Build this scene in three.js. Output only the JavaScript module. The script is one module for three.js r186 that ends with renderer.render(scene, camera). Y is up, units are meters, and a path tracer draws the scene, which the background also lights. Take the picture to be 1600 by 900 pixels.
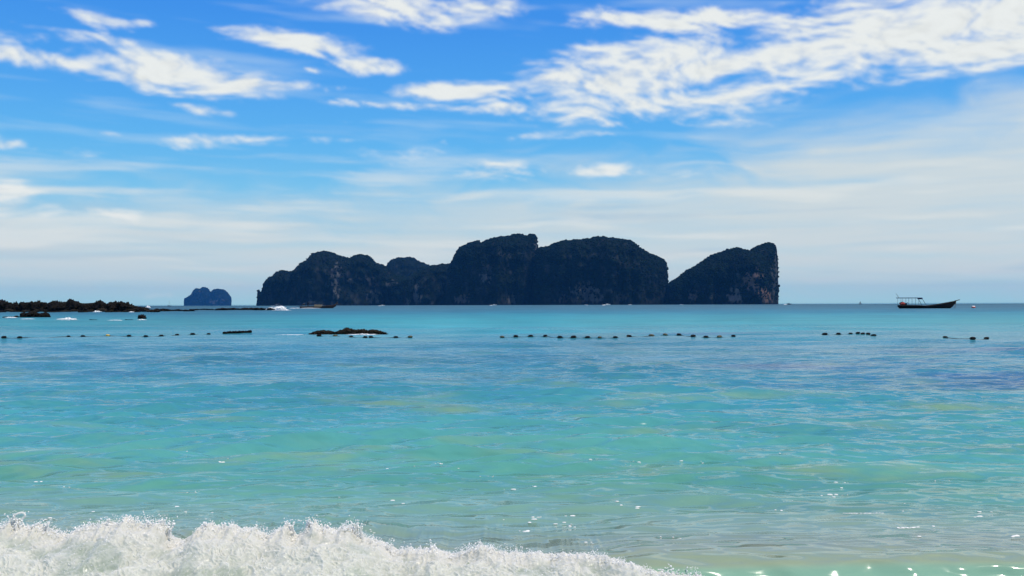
import * as THREE from 'three';
import { mergeGeometries, mergeVertices } from 'three/addons/utils/BufferGeometryUtils.js';
import { MarchingCubes } from 'three/addons/objects/MarchingCubes.js';

// ---------------------------------------------------------------- camera, sky, sun, exposure
const W = 1600, H = 900, F = 1569, EYE = 1.2;          // the photograph's frame and its focal length in its own pixels
const scene = new THREE.Scene();
const camera = new THREE.PerspectiveCamera(2 * Math.atan(H / 2 / F) * 180 / Math.PI, W / H, 0.1, 120000);
camera.position.set(0, EYE, 0);
camera.rotation.order = 'YXZ';
camera.rotation.set(Math.atan(26.2 / F), 0, -0.0028);
camera.updateMatrixWorld(true);

const renderer = new THREE.WebGLRenderer();
renderer.setSize(1024, 576);
renderer.toneMapping = THREE.LinearToneMapping;
renderer.toneMappingExposure = 1;
renderer.shadowMap.enabled = true;

const SUN_EL = 66 * Math.PI / 180, SUN_AZ = 116 * Math.PI / 180;
const sunDir = new THREE.Vector3(Math.sin(SUN_AZ) * Math.cos(SUN_EL), Math.sin(SUN_EL), -Math.cos(SUN_AZ) * Math.cos(SUN_EL));
const sun = new THREE.DirectionalLight(new THREE.Color().setRGB(1, 0.91, 0.77), 3.5);
sun.name = 'sun';
sun.position.copy(sunDir).multiplyScalar(300); sun.castShadow = true;
sun.shadow.camera.left = sun.shadow.camera.bottom = -320; sun.shadow.camera.right = sun.shadow.camera.top = 320; sun.shadow.camera.far = 900;
scene.add(sun, sun.target);

// ---------------------------------------------------------------- small tools
function rng(seed) { let s = seed | 0; return () => { s = (s + 0x6d2b79f5) | 0; let t = Math.imul(s ^ (s >>> 15), 1 | s); t = (t + Math.imul(t ^ (t >>> 7), 61 | t)) ^ t; return ((t ^ (t >>> 14)) >>> 0) / 4294967296; }; }
const R0 = rng(7);
const PERM = new Uint8Array(512), GX = new Float32Array(256), GY = new Float32Array(256), GZ = new Float32Array(256);
{
  const p = Array.from({ length: 256 }, (_, i) => i);
  for (let i = 255; i > 0; i--) { const j = Math.floor(R0() * (i + 1)); [p[i], p[j]] = [p[j], p[i]]; }
  for (let i = 0; i < 512; i++) PERM[i] = p[i & 255];
  for (let i = 0; i < 256; i++) { const z = R0() * 2 - 1, a = R0() * 6.2832, r = Math.sqrt(1 - z * z); GX[i] = r * Math.cos(a) * 1.5; GY[i] = r * Math.sin(a) * 1.5; GZ[i] = z * 1.5; }
}
function noise(x, y, z) {
  const X = Math.floor(x), Y = Math.floor(y), Z = Math.floor(z); x -= X; y -= Y; z -= Z;
  const u = x * x * x * (x * (x * 6 - 15) + 10), v = y * y * y * (y * (y * 6 - 15) + 10), w = z * z * z * (z * (z * 6 - 15) + 10);
  const a = PERM[X & 255], b = PERM[(X + 1) & 255], y0 = Y & 255, y1 = (Y + 1) & 255, z0 = Z & 255, z1 = (Z + 1) & 255;
  const aa = PERM[a + y0], ab = PERM[a + y1], ba = PERM[b + y0], bb = PERM[b + y1];
  const g = (h, dx, dy, dz) => GX[h] * dx + GY[h] * dy + GZ[h] * dz;
  const p0 = g(PERM[aa + z0], x, y, z), p1 = g(PERM[ba + z0], x - 1, y, z), p2 = g(PERM[ab + z0], x, y - 1, z), p3 = g(PERM[bb + z0], x - 1, y - 1, z);
  const q0 = g(PERM[aa + z1], x, y, z - 1), q1 = g(PERM[ba + z1], x - 1, y, z - 1), q2 = g(PERM[ab + z1], x, y - 1, z - 1), q3 = g(PERM[bb + z1], x - 1, y - 1, z - 1);
  const e = p0 + u * (p1 - p0), f = p2 + u * (p3 - p2), h = q0 + u * (q1 - q0), k = q2 + u * (q3 - q2);
  const m = e + v * (f - e), n = h + v * (k - h);
  return m + w * (n - m);
}
function fbm(x, y, z, o = 4) { let s = 0, a = 1, t = 0; for (let i = 0; i < o; i++) { s += a * noise(x, y, z); t += a; a *= 0.5; x = x * 2.03 + 7.1; y = y * 2.03 + 3.7; z = z * 2.03 + 1.3; } return s / t; }
const { clamp, lerp } = THREE.MathUtils;
const sst = (a, b, x) => { const t = clamp((x - a) / (b - a), 0, 1); return t * t * (3 - 2 * t); };
// piecewise-linear curve through [x, y] pairs
const curve = (pts) => (x) => {
  if (x <= pts[0][0]) return pts[0][1];
  for (let i = 1; i < pts.length; i++) if (x <= pts[i][0]) { const t = (x - pts[i - 1][0]) / (pts[i][0] - pts[i - 1][0]); return lerp(pts[i - 1][1], pts[i][1], t); }
  return pts[pts.length - 1][1];
};
const horizon = (px) => 478.4 - 0.0028 * px;
const ray = (px, py) => new THREE.Vector3((px - W / 2) / F, (H / 2 - py) / F, -1).applyQuaternion(camera.quaternion);
// the place on the water (y = 0) seen at a photograph pixel
function onWater(px, py) { const d = ray(px, py); return d.multiplyScalar(-EYE / d.y).add(camera.position); }
// the place at a given distance along -z seen at a photograph pixel
function atDepth(px, py, z) { const d = ray(px, py); return d.multiplyScalar(z / -d.z).add(camera.position); }
const linear = (r, g, b) => new THREE.Color().setRGB(r, g, b);
const std = (c, rough = 0.8, extra = {}) => new THREE.MeshStandardMaterial({ color: c, roughness: rough, ...extra });

const used = new Map();
function numbered(name) { const n = used.get(name) ?? 0; used.set(name, n + 1); return n ? `${name}_${String(n).padStart(3, '0')}` : name; }
function tag(o, label, category, group, kind) { o.userData = { label, category }; if (group) o.userData.group = group; if (kind) o.userData.kind = kind; return o; }
function thing(name, pos, turn = 0) { const g = new THREE.Group(); g.name = numbered(name); g.position.copy(pos); g.rotation.y = turn; scene.add(g); return g; }
function part(name, geometry, material, parent, kind) { const m = new THREE.Mesh(geometry, material); m.name = name; m.castShadow = m.receiveShadow = true; if (kind) m.userData.kind = kind; parent.add(m); return m; }
const box = (w, h, d, x = 0, y = 0, z = 0) => new THREE.BoxGeometry(w, h, d).translate(x, y, z);
function rod(a, b, r, r2 = r, seg = 7) { const A = new THREE.Vector3(...a), B = new THREE.Vector3(...b), L = A.distanceTo(B); const g = new THREE.CylinderGeometry(r2, r, L, seg); g.applyQuaternion(new THREE.Quaternion().setFromUnitVectors(new THREE.Vector3(0, 1, 0), B.clone().sub(A).normalize())); return g.translate((A.x + B.x) / 2, (A.y + B.y) / 2, (A.z + B.z) / 2); }
const tube = (pts, r, seg = 24, rs = 6) => new THREE.TubeGeometry(new THREE.CatmullRomCurve3(pts.map((p) => new THREE.Vector3(...p))), seg, r, rs);

// ---------------------------------------------------------------- the sky: air, veil and clouds, computed for every direction
{
  const SW = 4096, SH = 2048, data = new Float32Array(SW * SH * 4), RC = rng(21);
  // every cloud: centre and radii in pixels of azimuth and elevation (one pixel = 1/1569 rad), tilt, strength
  const C = [];
  const cloud = (x, y, rx, ry, tilt = 0, k = 1) => {
    const az = Math.atan((x - 800) / F), el = Math.atan((476 - y) / F * Math.cos(az)), s = Math.cos(az);
    C.push([az * F, el * F, rx * s * s, ry * s, tilt, k]);
  };
  cloud(1400, 48, 270, 52, -0.03, 1.2); cloud(1530, 70, 170, 42, -0.08, 1.1); cloud(1270, 90, 120, 36, -0.12, 1); cloud(1610, 10, 150, 30, 0.05, 0.5);
  cloud(1060, 30, 140, 19, 0.05, 1.05); cloud(930, 22, 50, 10, 0.1, 0.7);
  cloud(950, 118, 125, 42, -0.1, 1.15); cloud(1060, 105, 130, 36, -0.1, 1.15); cloud(930, 165, 110, 22, -0.03, 1); cloud(1110, 155, 130, 26, -0.08, 0.9); cloud(1190, 150, 80, 14, -0.1, 0.6); cloud(870, 140, 55, 20, 0, 0.7); cloud(1000, 190, 120, 10, 0, 0.55); cloud(1150, 190, 80, 9, 0.05, 0.45);
  cloud(722, 142, 88, 15, 0, 1.25); cloud(790, 167, 36, 11, 0, 1.1); cloud(625, 164, 125, 6, 0.03, 0.9); cloud(760, 172, 60, 6, 0, 0.7);
  cloud(650, 14, 130, 17, 0.05, 1.05); cloud(740, 8, 80, 17, 0, 1.1); cloud(680, 38, 50, 11, 0.05, 0.8); cloud(560, 12, 40, 6, 0.1, 0.6);
  cloud(470, 66, 95, 15, 0.1, 1.05); cloud(575, 100, 56, 13, 0.08, 1); cloud(492, 106, 14, 5, 0, 0.6);
  cloud(90, 95, 150, 15, 0.1, 1.1); cloud(250, 108, 130, 27, 0.1, 1.2); cloud(330, 125, 110, 20, 0.05, 1.1); cloud(410, 132, 85, 10, -0.02, 1); cloud(20, 82, 60, 9, 0.1, 0.8); cloud(370, 112, 80, 10, 0.25, 0.7);
  cloud(140, 22, 58, 10, 0.15, 0.95); cloud(160, 36, 50, 9, 0.2, 0.6); cloud(130, 54, 95, 11, 0.02, 0.9); cloud(230, 32, 30, 5, 0, 0.5);
  cloud(330, 174, 52, 9, 0.1, 0.85); cloud(172, 206, 20, 5, 0, 0.8); cloud(380, 217, 120, 10, -0.06, 0.95); cloud(310, 224, 50, 9, 0, 0.7); cloud(5, 220, 38, 10, 0.05, 1.0); cloud(15, 298, 60, 17, 0, 1.0); cloud(100, 233, 70, 8, 0, 0.55);
  cloud(185, 333, 36, 11, 0.05, 0.8); cloud(60, 330, 120, 14, 0.03, 0.7); cloud(650, 236, 80, 20, -0.1, 0.55); cloud(770, 268, 62, 15, 0, 1.0); cloud(955, 268, 50, 11, 0, 1.0); cloud(1080, 270, 80, 11, 0, 0.45); cloud(860, 211, 90, 6, -0.05, 0.55); cloud(1600, 100, 60, 12, -0.2, 0.7);
  cloud(250, 462, 28, 6, 0, 0.5); cloud(534, 217, 16, 4, 0, 0.5); cloud(545, 190, 12, 3, 0, 0.4);
  // the rest of the sky goes on the same way, scattered evenly round the compass and overhead
  for (let k = 0; k < 330; k++) {
    const az = (0.6 + RC() * (2 * Math.PI - 1.2)) * F, el = (0.14 + RC() * 1.1) * F, r = 70 + 260 * RC() ** 2;
    C.push([az, el, r, r * (0.1 + 0.14 * RC()), (RC() - 0.5) * 0.3, 0.7 + 0.5 * RC()]);
  }
  const bins = Array.from({ length: 64 }, () => []);
  for (const c of C) for (let b = -1; b < 65; b++) { const lo = b / 64 * 2 * Math.PI * F, hi = (b + 1) / 64 * 2 * Math.PI * F, reach = c[2] * 1.9; const m = ((c[0] % (2 * Math.PI * F)) + 2 * Math.PI * F) % (2 * Math.PI * F); for (const o of [-1, 0, 1]) if (m + o * 2 * Math.PI * F + reach > lo && m + o * 2 * Math.PI * F - reach < hi && b >= 0 && b < 64) { bins[b].push([m + o * 2 * Math.PI * F, ...c.slice(1)]); } }
  const stops = [[0, .45, .77, .80], [1.6, .44, .72, .79], [4, .34, .63, .80], [6.5, .20, .56, .86], [9, .125, .47, .88], [12, .085, .38, .87], [16, .055, .29, .83], [25, .035, .22, .74], [45, .026, .16, .58], [90, .02, .11, .44]];
  const grad = (el, c) => curve(stops.map((s) => [s[0], s[1 + c]]))(el);
  const air = Array.from({ length: SH }, (_, r) => { const el = Math.max(0, (r + 0.5) / SH * 180 - 90); return [0, 1, 2].map((c) => grad(el, c)); });
  const veilEdge = curve([[-3.2, 210], [-0.6, 140], [-0.36, 165], [-0.19, 150], [-0.09, 165], [0, 190], [0.18, 212], [0.3, 255], [0.47, 310], [0.65, 280], [1.2, 180], [3.2, 210]]);
  for (let r = SH / 2; r < SH; r++) {
    const elr = (r + 0.5) / SH * Math.PI - Math.PI / 2, el = elr * F;
    for (let c = 0; c < SW; c++) {
      const a = (c + 0.5) / SW * 2 * Math.PI - Math.PI, az = Math.atan2(Math.sin(a + Math.PI / 2), Math.cos(a + Math.PI / 2));   // 0 at -z, growing to the right
      const X = az * F, o = (r * SW + c) * 4, front = Math.abs(az) < 0.62;
      const cx = Math.cos(az) * Math.cos(elr), sx = Math.sin(az) * Math.cos(elr), sy = Math.sin(elr);
      const P = 60;                                                       // noise on the sphere, stretched level
      const wx = fbm(sx * 9, sy * 22, cx * 9, 2);
      const oct = front ? 5 : 3;
      const n1 = fbm(sx * 12 + wx * 1.6, sy * 46 + wx * 1.4, cx * 12, oct);
      const n2 = front ? fbm(sx * 52 + 3 + wx * 2, sy * 170 + sx * 26 + wx * 3, cx * 52, 4) : n1;
      // cumulus scraps
      let d = 0;
      const b = bins[Math.floor((((az % (2 * Math.PI)) + 2 * Math.PI) % (2 * Math.PI)) / (2 * Math.PI) * 64) & 63], Xm = ((X % (2 * Math.PI * F)) + 2 * Math.PI * F) % (2 * Math.PI * F);
      const squeeze = Math.cos(Math.min(elr, 1.45));
      for (const k of b) {
        const dx = (Xm - k[0]) * squeeze, dy = el - k[1], u = (dx - dy * k[4]) / k[2], v = (dy + dx * k[4]) / k[3], q = u * u + v * v;
        if (q < 3.4) d = Math.max(d, k[5] * (1 - q * 0.42));
      }
      let cl = 0;
      if (d > 0) { const e = 1.25 * d + n1 * 1.08 + n2 * 0.74 - 0.50; cl = 0.97 * Math.pow(sst(-0.2, 1.02, e), 1.35); }
      // thin streaks everywhere
      const streak = sst(0.02, 0.5, fbm(sx * 6 + 9, sy * 60 + sx * 3, cx * 6, front ? 4 : 2)) * 0.30 * sst(0, 60, el);
      // the veil of high cloud above the horizon
      const ve = veilEdge(az) + n1 * 60 + wx * 40;
      const vs = fbm(sx * 5 + 2, sy * 95 + wx * 0.5, cx * 5 + 5, front ? 5 : 3);
      let veil = (1 - sst(ve - 75, ve + 55, el)) * (0.76 + 0.5 * vs) * sst(-18, 70, el + n1 * 20);
      if (az > 0.12 && az < 1) veil *= 1 + 0.15 * sst(0.1, 0.4, az);
      veil = clamp(veil, 0, 0.92);
      const bluish = sst(0.1, 0.45, fbm(sx * 4 + 31, sy * 85, cx * 4, 3)) * sst(250, 120, el) * 0.4;    // darker blue-grey bars in the veil
      const cream = sst(0.02, 0.42, fbm(sx * 5 + 61, sy * 80 + wx * 0.6, cx * 5, front ? 5 : 3)) * sst(20, 70, el) * sst(290, 150, el + n1 * 40) * 0.62;
      const VC = [0.67, 0.735, 0.74], BC = [0.36, 0.53, 0.68], CC = [0.86, 0.885, 0.855];
      const shade = 1 - 0.10 * sst(0.2, -0.5, n2) * sst(0.5, 1, d);
      for (let k = 0; k < 3; k++) {
        let v = air[r][k];
        v = lerp(v, [0.62, 0.77, 0.86][k], streak);
        v = lerp(v, lerp(VC[k], BC[k], bluish), veil);
        v = lerp(v, [0.80, 0.83, 0.80][k], cream);
        v = lerp(v, CC[k] * shade, clamp(cl, 0, 0.97));
        data[o + k] = v;
      }
      data[o + 3] = 1;
    }
  }
  for (let r = 0; r < SH / 2; r++) for (let c = 0; c < SW; c++) { const o = (r * SW + c) * 4; data[o] = 0.08; data[o + 1] = 0.22; data[o + 2] = 0.28; data[o + 3] = 1; }
  const sky = new THREE.DataTexture(data, SW, SH, THREE.RGBAFormat, THREE.FloatType);
  sky.mapping = THREE.EquirectangularReflectionMapping; sky.magFilter = sky.minFilter = THREE.LinearFilter; sky.needsUpdate = true;
  scene.background = sky; scene.environment = sky;
}

// ---------------------------------------------------------------- the sea
const SHORE = -4.5;                                    // the line of the small breaking wave
const waveLine = (x) => SHORE + 0.05 * Math.sin(x * 1.1 + 0.4) + 0.02 * Math.sin(x * 3.1);
// silhouette of the breaking foam, read along the frame: photograph pixels -> height above still water
const foamTop = curve([[-300, 822], [-60, 826], [0, 822], [15, 816], [30, 822], [75, 823], [98, 833], [105, 839], [125, 825], [150, 817], [180, 816], [200, 811], [225, 816], [255, 817], [263, 834], [270, 849], [285, 846], [300, 832], [320, 821], [335, 820], [372, 823], [400, 826], [425, 834], [440, 824], [451, 818], [459, 836], [468, 834], [480, 822], [492, 815], [505, 826], [515, 828], [528, 824], [545, 818], [557, 830], [566, 837], [580, 839], [600, 850], [612, 858], [650, 857], [680, 853], [690, 862], [710, 866], [730, 856], [750, 852], [775, 860], [800, 863], [860, 865], [900, 864], [925, 866], [945, 869], [960, 873], [980, 878], [1005, 886], [1050, 893], [1090, 898], [1130, 905], [1300, 925]]);
const foamShift = (x) => 0.17 * sst(0.30, 0.6, x);
const foamSmooth = (x) => {
  let s = 0;
  for (let i = -4; i <= 4; i++) { const q = x + i * 0.022, z = -(waveLine(q) + foamShift(q)); s += EYE - z * (foamTop(800 + q / z * F) - horizon(800 + q / z * F)) / F; }
  return s / 9;
};
const foamHeight = (x) => {
  const z = -(waveLine(x) + foamShift(x)), px = 800 + x / z * F, h = EYE - z * (foamTop(px) - horizon(px)) / F;
  const rag = Math.pow(1 - Math.abs(noise(x * 11, 7.7, 0)), 6) * 0.016 + Math.pow(1 - Math.abs(noise(x * 27, 1.7, 3)), 5) * 0.010 - 0.010;
  return h + rag * clamp(h / 0.12, 0.15, 1.2);
};
const lip = curve([[-1.6, 0], [-1.1, 0.012], [-0.7, 0.035], [-0.35, 0.062], [-0.12, 0.081], [0, 0.086], [0.06, 0.084], [0.12, 0.074], [0.145, 0.060], [0.17, 0.030], [0.22, 0.004], [0.4, -0.01], [1, 0]]);
function shoreWave(x, z) {
  const t = z - waveLine(x), k = x < 0.2 ? 1 : 1;
  const under = x < 0.7 ? Math.min(1.6, (foamHeight(x) / 0.086) * 0.6) : 1;
  return lip(t) * lerp(k, under, sst(0.62, 0.36, x)) * (1 + 0.10 * noise(x * 1.3, 4.2, 0));
}
const WAVES = [];
{
  const r = rng(99), N = 66;
  for (let i = 0; i < N; i++) {
    const lam = 0.13 * Math.pow(115, (i + r() * 0.8) / N), k = 2 * Math.PI / lam, spread = lam > 3 ? 0.42 : 0.72, a = (r() + r() - 1) * spread + 0.12;
    const steep = (lam > 5 ? 0.010 : lam > 1.4 ? 0.019 : lam > 0.7 ? 0.032 : lam > 0.25 ? 0.064 : 0.052) * (0.6 + 0.8 * r());
    WAVES.push([k * Math.sin(a), k * Math.cos(a), steep / k, r() * 6.2832, lam]);
  }
}
function seaHeight(x, z, dz) {
  const d = -z; let h = 0;
  const gust = 0.75 + 0.5 * noise(x / 7 + 3, 0.5, z / 11), fine = 0.8 + 0.9 * noise(x / 2.3, 9.5, z / 3.1), calm = sst(4.4, 9, d) * 0.75 + 0.25;
  for (const [kx, kz, a, p, lam] of WAVES) {
    if (lam < 1.7 * dz) continue;
    const s = Math.sin(kx * x + kz * z + p + 0.8 * gust);
    h += a * (s + 0.25 * s * s) * (lam < 1 ? fine : gust) * Math.min(1, (lam / dz - 1.7) / 1.6);
  }
  return h * calm;
}
// the place on the moving surface seen at a photograph pixel
function onSea(px, py) {
  const d = ray(px, py), p = new THREE.Vector3();
  for (let t = -EYE / d.y * 0.8; ; t *= 1.0015) { p.copy(d).multiplyScalar(t).add(camera.position); if (p.y <= seaHeight(p.x, p.z, 0.00038 * p.z * p.z) || p.y < -0.3) return p; }
}
const mixC = (a, b, t) => [lerp(a[0], b[0], t), lerp(a[1], b[1], t), lerp(a[2], b[2], t)];
// what the water itself looks like: sand stirred up by the shore, clear shallows, reef below, deep water
const ZONES = [[3.6, .32, .34, .22], [4.9, .245, .315, .24], [5.7, .165, .31, .235], [6.8, .10, .32, .245], [8.5, .078, .305, .285], [11, .058, .28, .30], [15, .052, .24, .275], [22, .050, .20, .25], [32, .045, .215, .255], [45, .032, .27, .295], [70, .028, .29, .30], [105, .028, .24, .28], [150, .034, .185, .25], [240, .038, .145, .195], [500, .048, .13, .165], [3000, .048, .125, .16]];
const zoneCurves = [1, 2, 3].map((c) => curve(ZONES.map((z) => [Math.log(z[0]), z[c]])));
function waterColor(x, z) {
  const d = Math.max(3, -z), wob = noise(x / (d * 0.35 + 1), 1.7, Math.log(d) * 3.5), l = Math.log(d) + 0.10 * wob;
  let c = zoneCurves.map((f) => f(l));
  const reef = sst(0.1, 0.55, fbm(x / (4 + d * 0.22) + 4, 5.5, Math.log(d) * 6, 3)) * sst(9, 17, d) * sst(60, 35, d) * (0.7 + 0.4 * sst(-5, 8, x));
  c = mixC(c, [0.05, 0.115, 0.215], reef * 0.9);
  const weed = sst(0.0, 0.55, fbm(x / (0.9 + d * 0.07) + 40, 8.5, Math.log(d) * 15, 5)) * sst(5.5, 7, d) * sst(60, 30, d);
  c = mixC(c, [0.23, 0.34, 0.165], weed * (0.42 * sst(30, 12, d) + 0.2));
  const light = fbm(x / (2 + d * 0.15) - 9, 2.5, Math.log(d) * 9, 3);
  const fleck = d > 12 ? (0.16 * noise(x / (0.5 + d * 0.035), 12.5, Math.log(d) * 34) + 0.12 * noise(x / (0.3 + d * 0.015), 3.5, Math.log(d) * 75)) * sst(12, 30, d) : 0;
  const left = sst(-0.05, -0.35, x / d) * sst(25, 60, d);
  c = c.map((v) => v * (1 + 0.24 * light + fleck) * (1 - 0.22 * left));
  if (d < 5.2) {                                       // the lip of the small wave and its face
    const t = z - waveLine(x), band = sst(-0.16, 0.05, t + 0.05 * noise(x * 2.1, 3, 0)) * sst(0.16, 0.11, t), face = sst(0.11, 0.16, t);
    c = mixC(c, [0.27, 0.34, 0.205], band * (0.75 + 0.3 * noise(x * 1.7, 6, z * 8)));
    c = mixC(c, [0.22, 0.40, 0.285], face);
  }
  return c;
}
function rippleMap() {
  const n = 1024, r = rng(5), S = new Float32Array(n), Cc = new Float32Array(n), sx = new Float32Array(n * n), sy = new Float32Array(n * n);
  for (let i = 0; i < n; i++) { S[i] = Math.sin(i / n * 2 * Math.PI); Cc[i] = Math.cos(i / n * 2 * Math.PI); }
  for (let i = 0; i < 56; i++) {
    const k = 9 * Math.pow(8, r()), a = (r() + r() - 1) * 1.25, m = Math.round(k * Math.sin(a)), q = Math.round(k * Math.cos(a)), p = Math.floor(r() * n), s = 0.021 * (0.5 + r()), L = Math.hypot(m, q);
    const e1 = Math.floor(r() * 5) - 2, e2 = Math.floor(r() * 5) - 2, ep = Math.floor(r() * n);
    for (let y = 0; y < n; y++) for (let x = 0; x < n; x++) {
      const g = Cc[(m * x + q * y + p + (n << 8)) & (n - 1)] * s * (1 + 0.7 * S[(e1 * x + e2 * y + ep + (n << 4)) & (n - 1)]), o = y * n + x;
      sx[o] += g * m / L; sy[o] += g * q / L;
    }
  }
  const d = new Uint8Array(n * n * 4);
  for (let i = 0; i < n * n; i++) { const l = Math.hypot(sx[i], sy[i], 1); d[i * 4] = (-sx[i] / l * 0.5 + 0.5) * 255; d[i * 4 + 1] = (-sy[i] / l * 0.5 + 0.5) * 255; d[i * 4 + 2] = (1 / l * 0.5 + 0.5) * 255; d[i * 4 + 3] = 255; }
  const t = new THREE.DataTexture(d, n, n); t.wrapS = t.wrapT = THREE.RepeatWrapping; t.magFilter = THREE.LinearFilter; t.needsUpdate = true;
  return t;
}
{
  const rows = [];
  for (let d = 3.2; d < 12000;) { rows.push(d); d += clamp(0.00038 * d * d, 0.012, d * 0.35); }
  rows.push(16000);
  const NC = 1150, pos = new Float32Array(rows.length * NC * 3), col = new Float32Array(rows.length * NC * 3), uv = new Float32Array(rows.length * NC * 2), uv1 = new Float32Array(rows.length * NC * 2), idx = new Uint32Array((rows.length - 1) * (NC - 1) * 6);
  let q = 0;
  rows.forEach((d, r) => {
    const dz = clamp(0.00038 * d * d, 0.012, d * 0.35), near = d < 5.6;
    for (let c = 0; c < NC; c++) {
      const s = c / (NC - 1) * 2 - 1, x = s * (0.56 * d + 0.7), o = r * NC + c;
      pos[o * 3] = x; pos[o * 3 + 2] = -d; pos[o * 3 + 1] = seaHeight(x, -d, Math.max(dz, 0.014)) + (near ? shoreWave(x, -d) : shoreWave(x, -d));
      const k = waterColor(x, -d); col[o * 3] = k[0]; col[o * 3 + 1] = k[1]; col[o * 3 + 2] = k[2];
      uv[o * 2] = x / 5; uv[o * 2 + 1] = d / 5; uv1[o * 2] = 0.5; uv1[o * 2 + 1] = Math.log(d / 3) / Math.log(5400);
      if (r && c) { const a = o - NC - 1, b = o - NC, e = o - 1; idx[q++] = a; idx[q++] = b; idx[q++] = o; idx[q++] = a; idx[q++] = o; idx[q++] = e; }
    }
  });
  const g = new THREE.BufferGeometry();
  g.setAttribute('position', new THREE.BufferAttribute(pos, 3)); g.setAttribute('color', new THREE.BufferAttribute(col, 3)); g.setAttribute('uv', new THREE.BufferAttribute(uv, 2)); g.setAttribute('uv1', new THREE.BufferAttribute(uv1, 2)); g.setIndex(new THREE.BufferAttribute(idx, 1));
  g.computeVertexNormals();
  // wind roughens the open water more and more away from the sheltered beach
  const rough = curve([[0, 0.07], [5, 0.09], [7, 0.12], [12, 0.14], [25, 0.17], [60, 0.3], [150, 0.42], [1000, 0.5]]), shine = curve([[0, 0.9], [8, 0.92], [25, 0.85], [60, 0.5], [150, 0.42], [1000, 0.4]]), wind = new Uint8Array(4 * 128 * 4);
  for (let i = 0; i < 128; i++) for (let j = 0; j < 4; j++) { const d = 3 * Math.pow(5400, (i + 0.5) / 128), o = (i * 4 + j) * 4; wind[o] = wind[o + 1] = wind[o + 2] = rough(d) * 255; wind[o + 3] = shine(d) * 255; }
  const windMap = new THREE.DataTexture(wind, 4, 128); windMap.channel = 1; windMap.magFilter = THREE.LinearFilter; windMap.needsUpdate = true;
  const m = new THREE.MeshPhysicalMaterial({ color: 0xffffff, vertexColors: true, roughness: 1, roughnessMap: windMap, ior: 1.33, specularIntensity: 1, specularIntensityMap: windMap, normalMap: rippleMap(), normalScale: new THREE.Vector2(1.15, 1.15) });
  const o = new THREE.Mesh(g, m); o.name = 'sea'; o.receiveShadow = true; scene.add(o);
  tag(o, 'rippled turquoise sea from the sandy shallows to the horizon', 'sea', null, 'structure');
}

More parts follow.
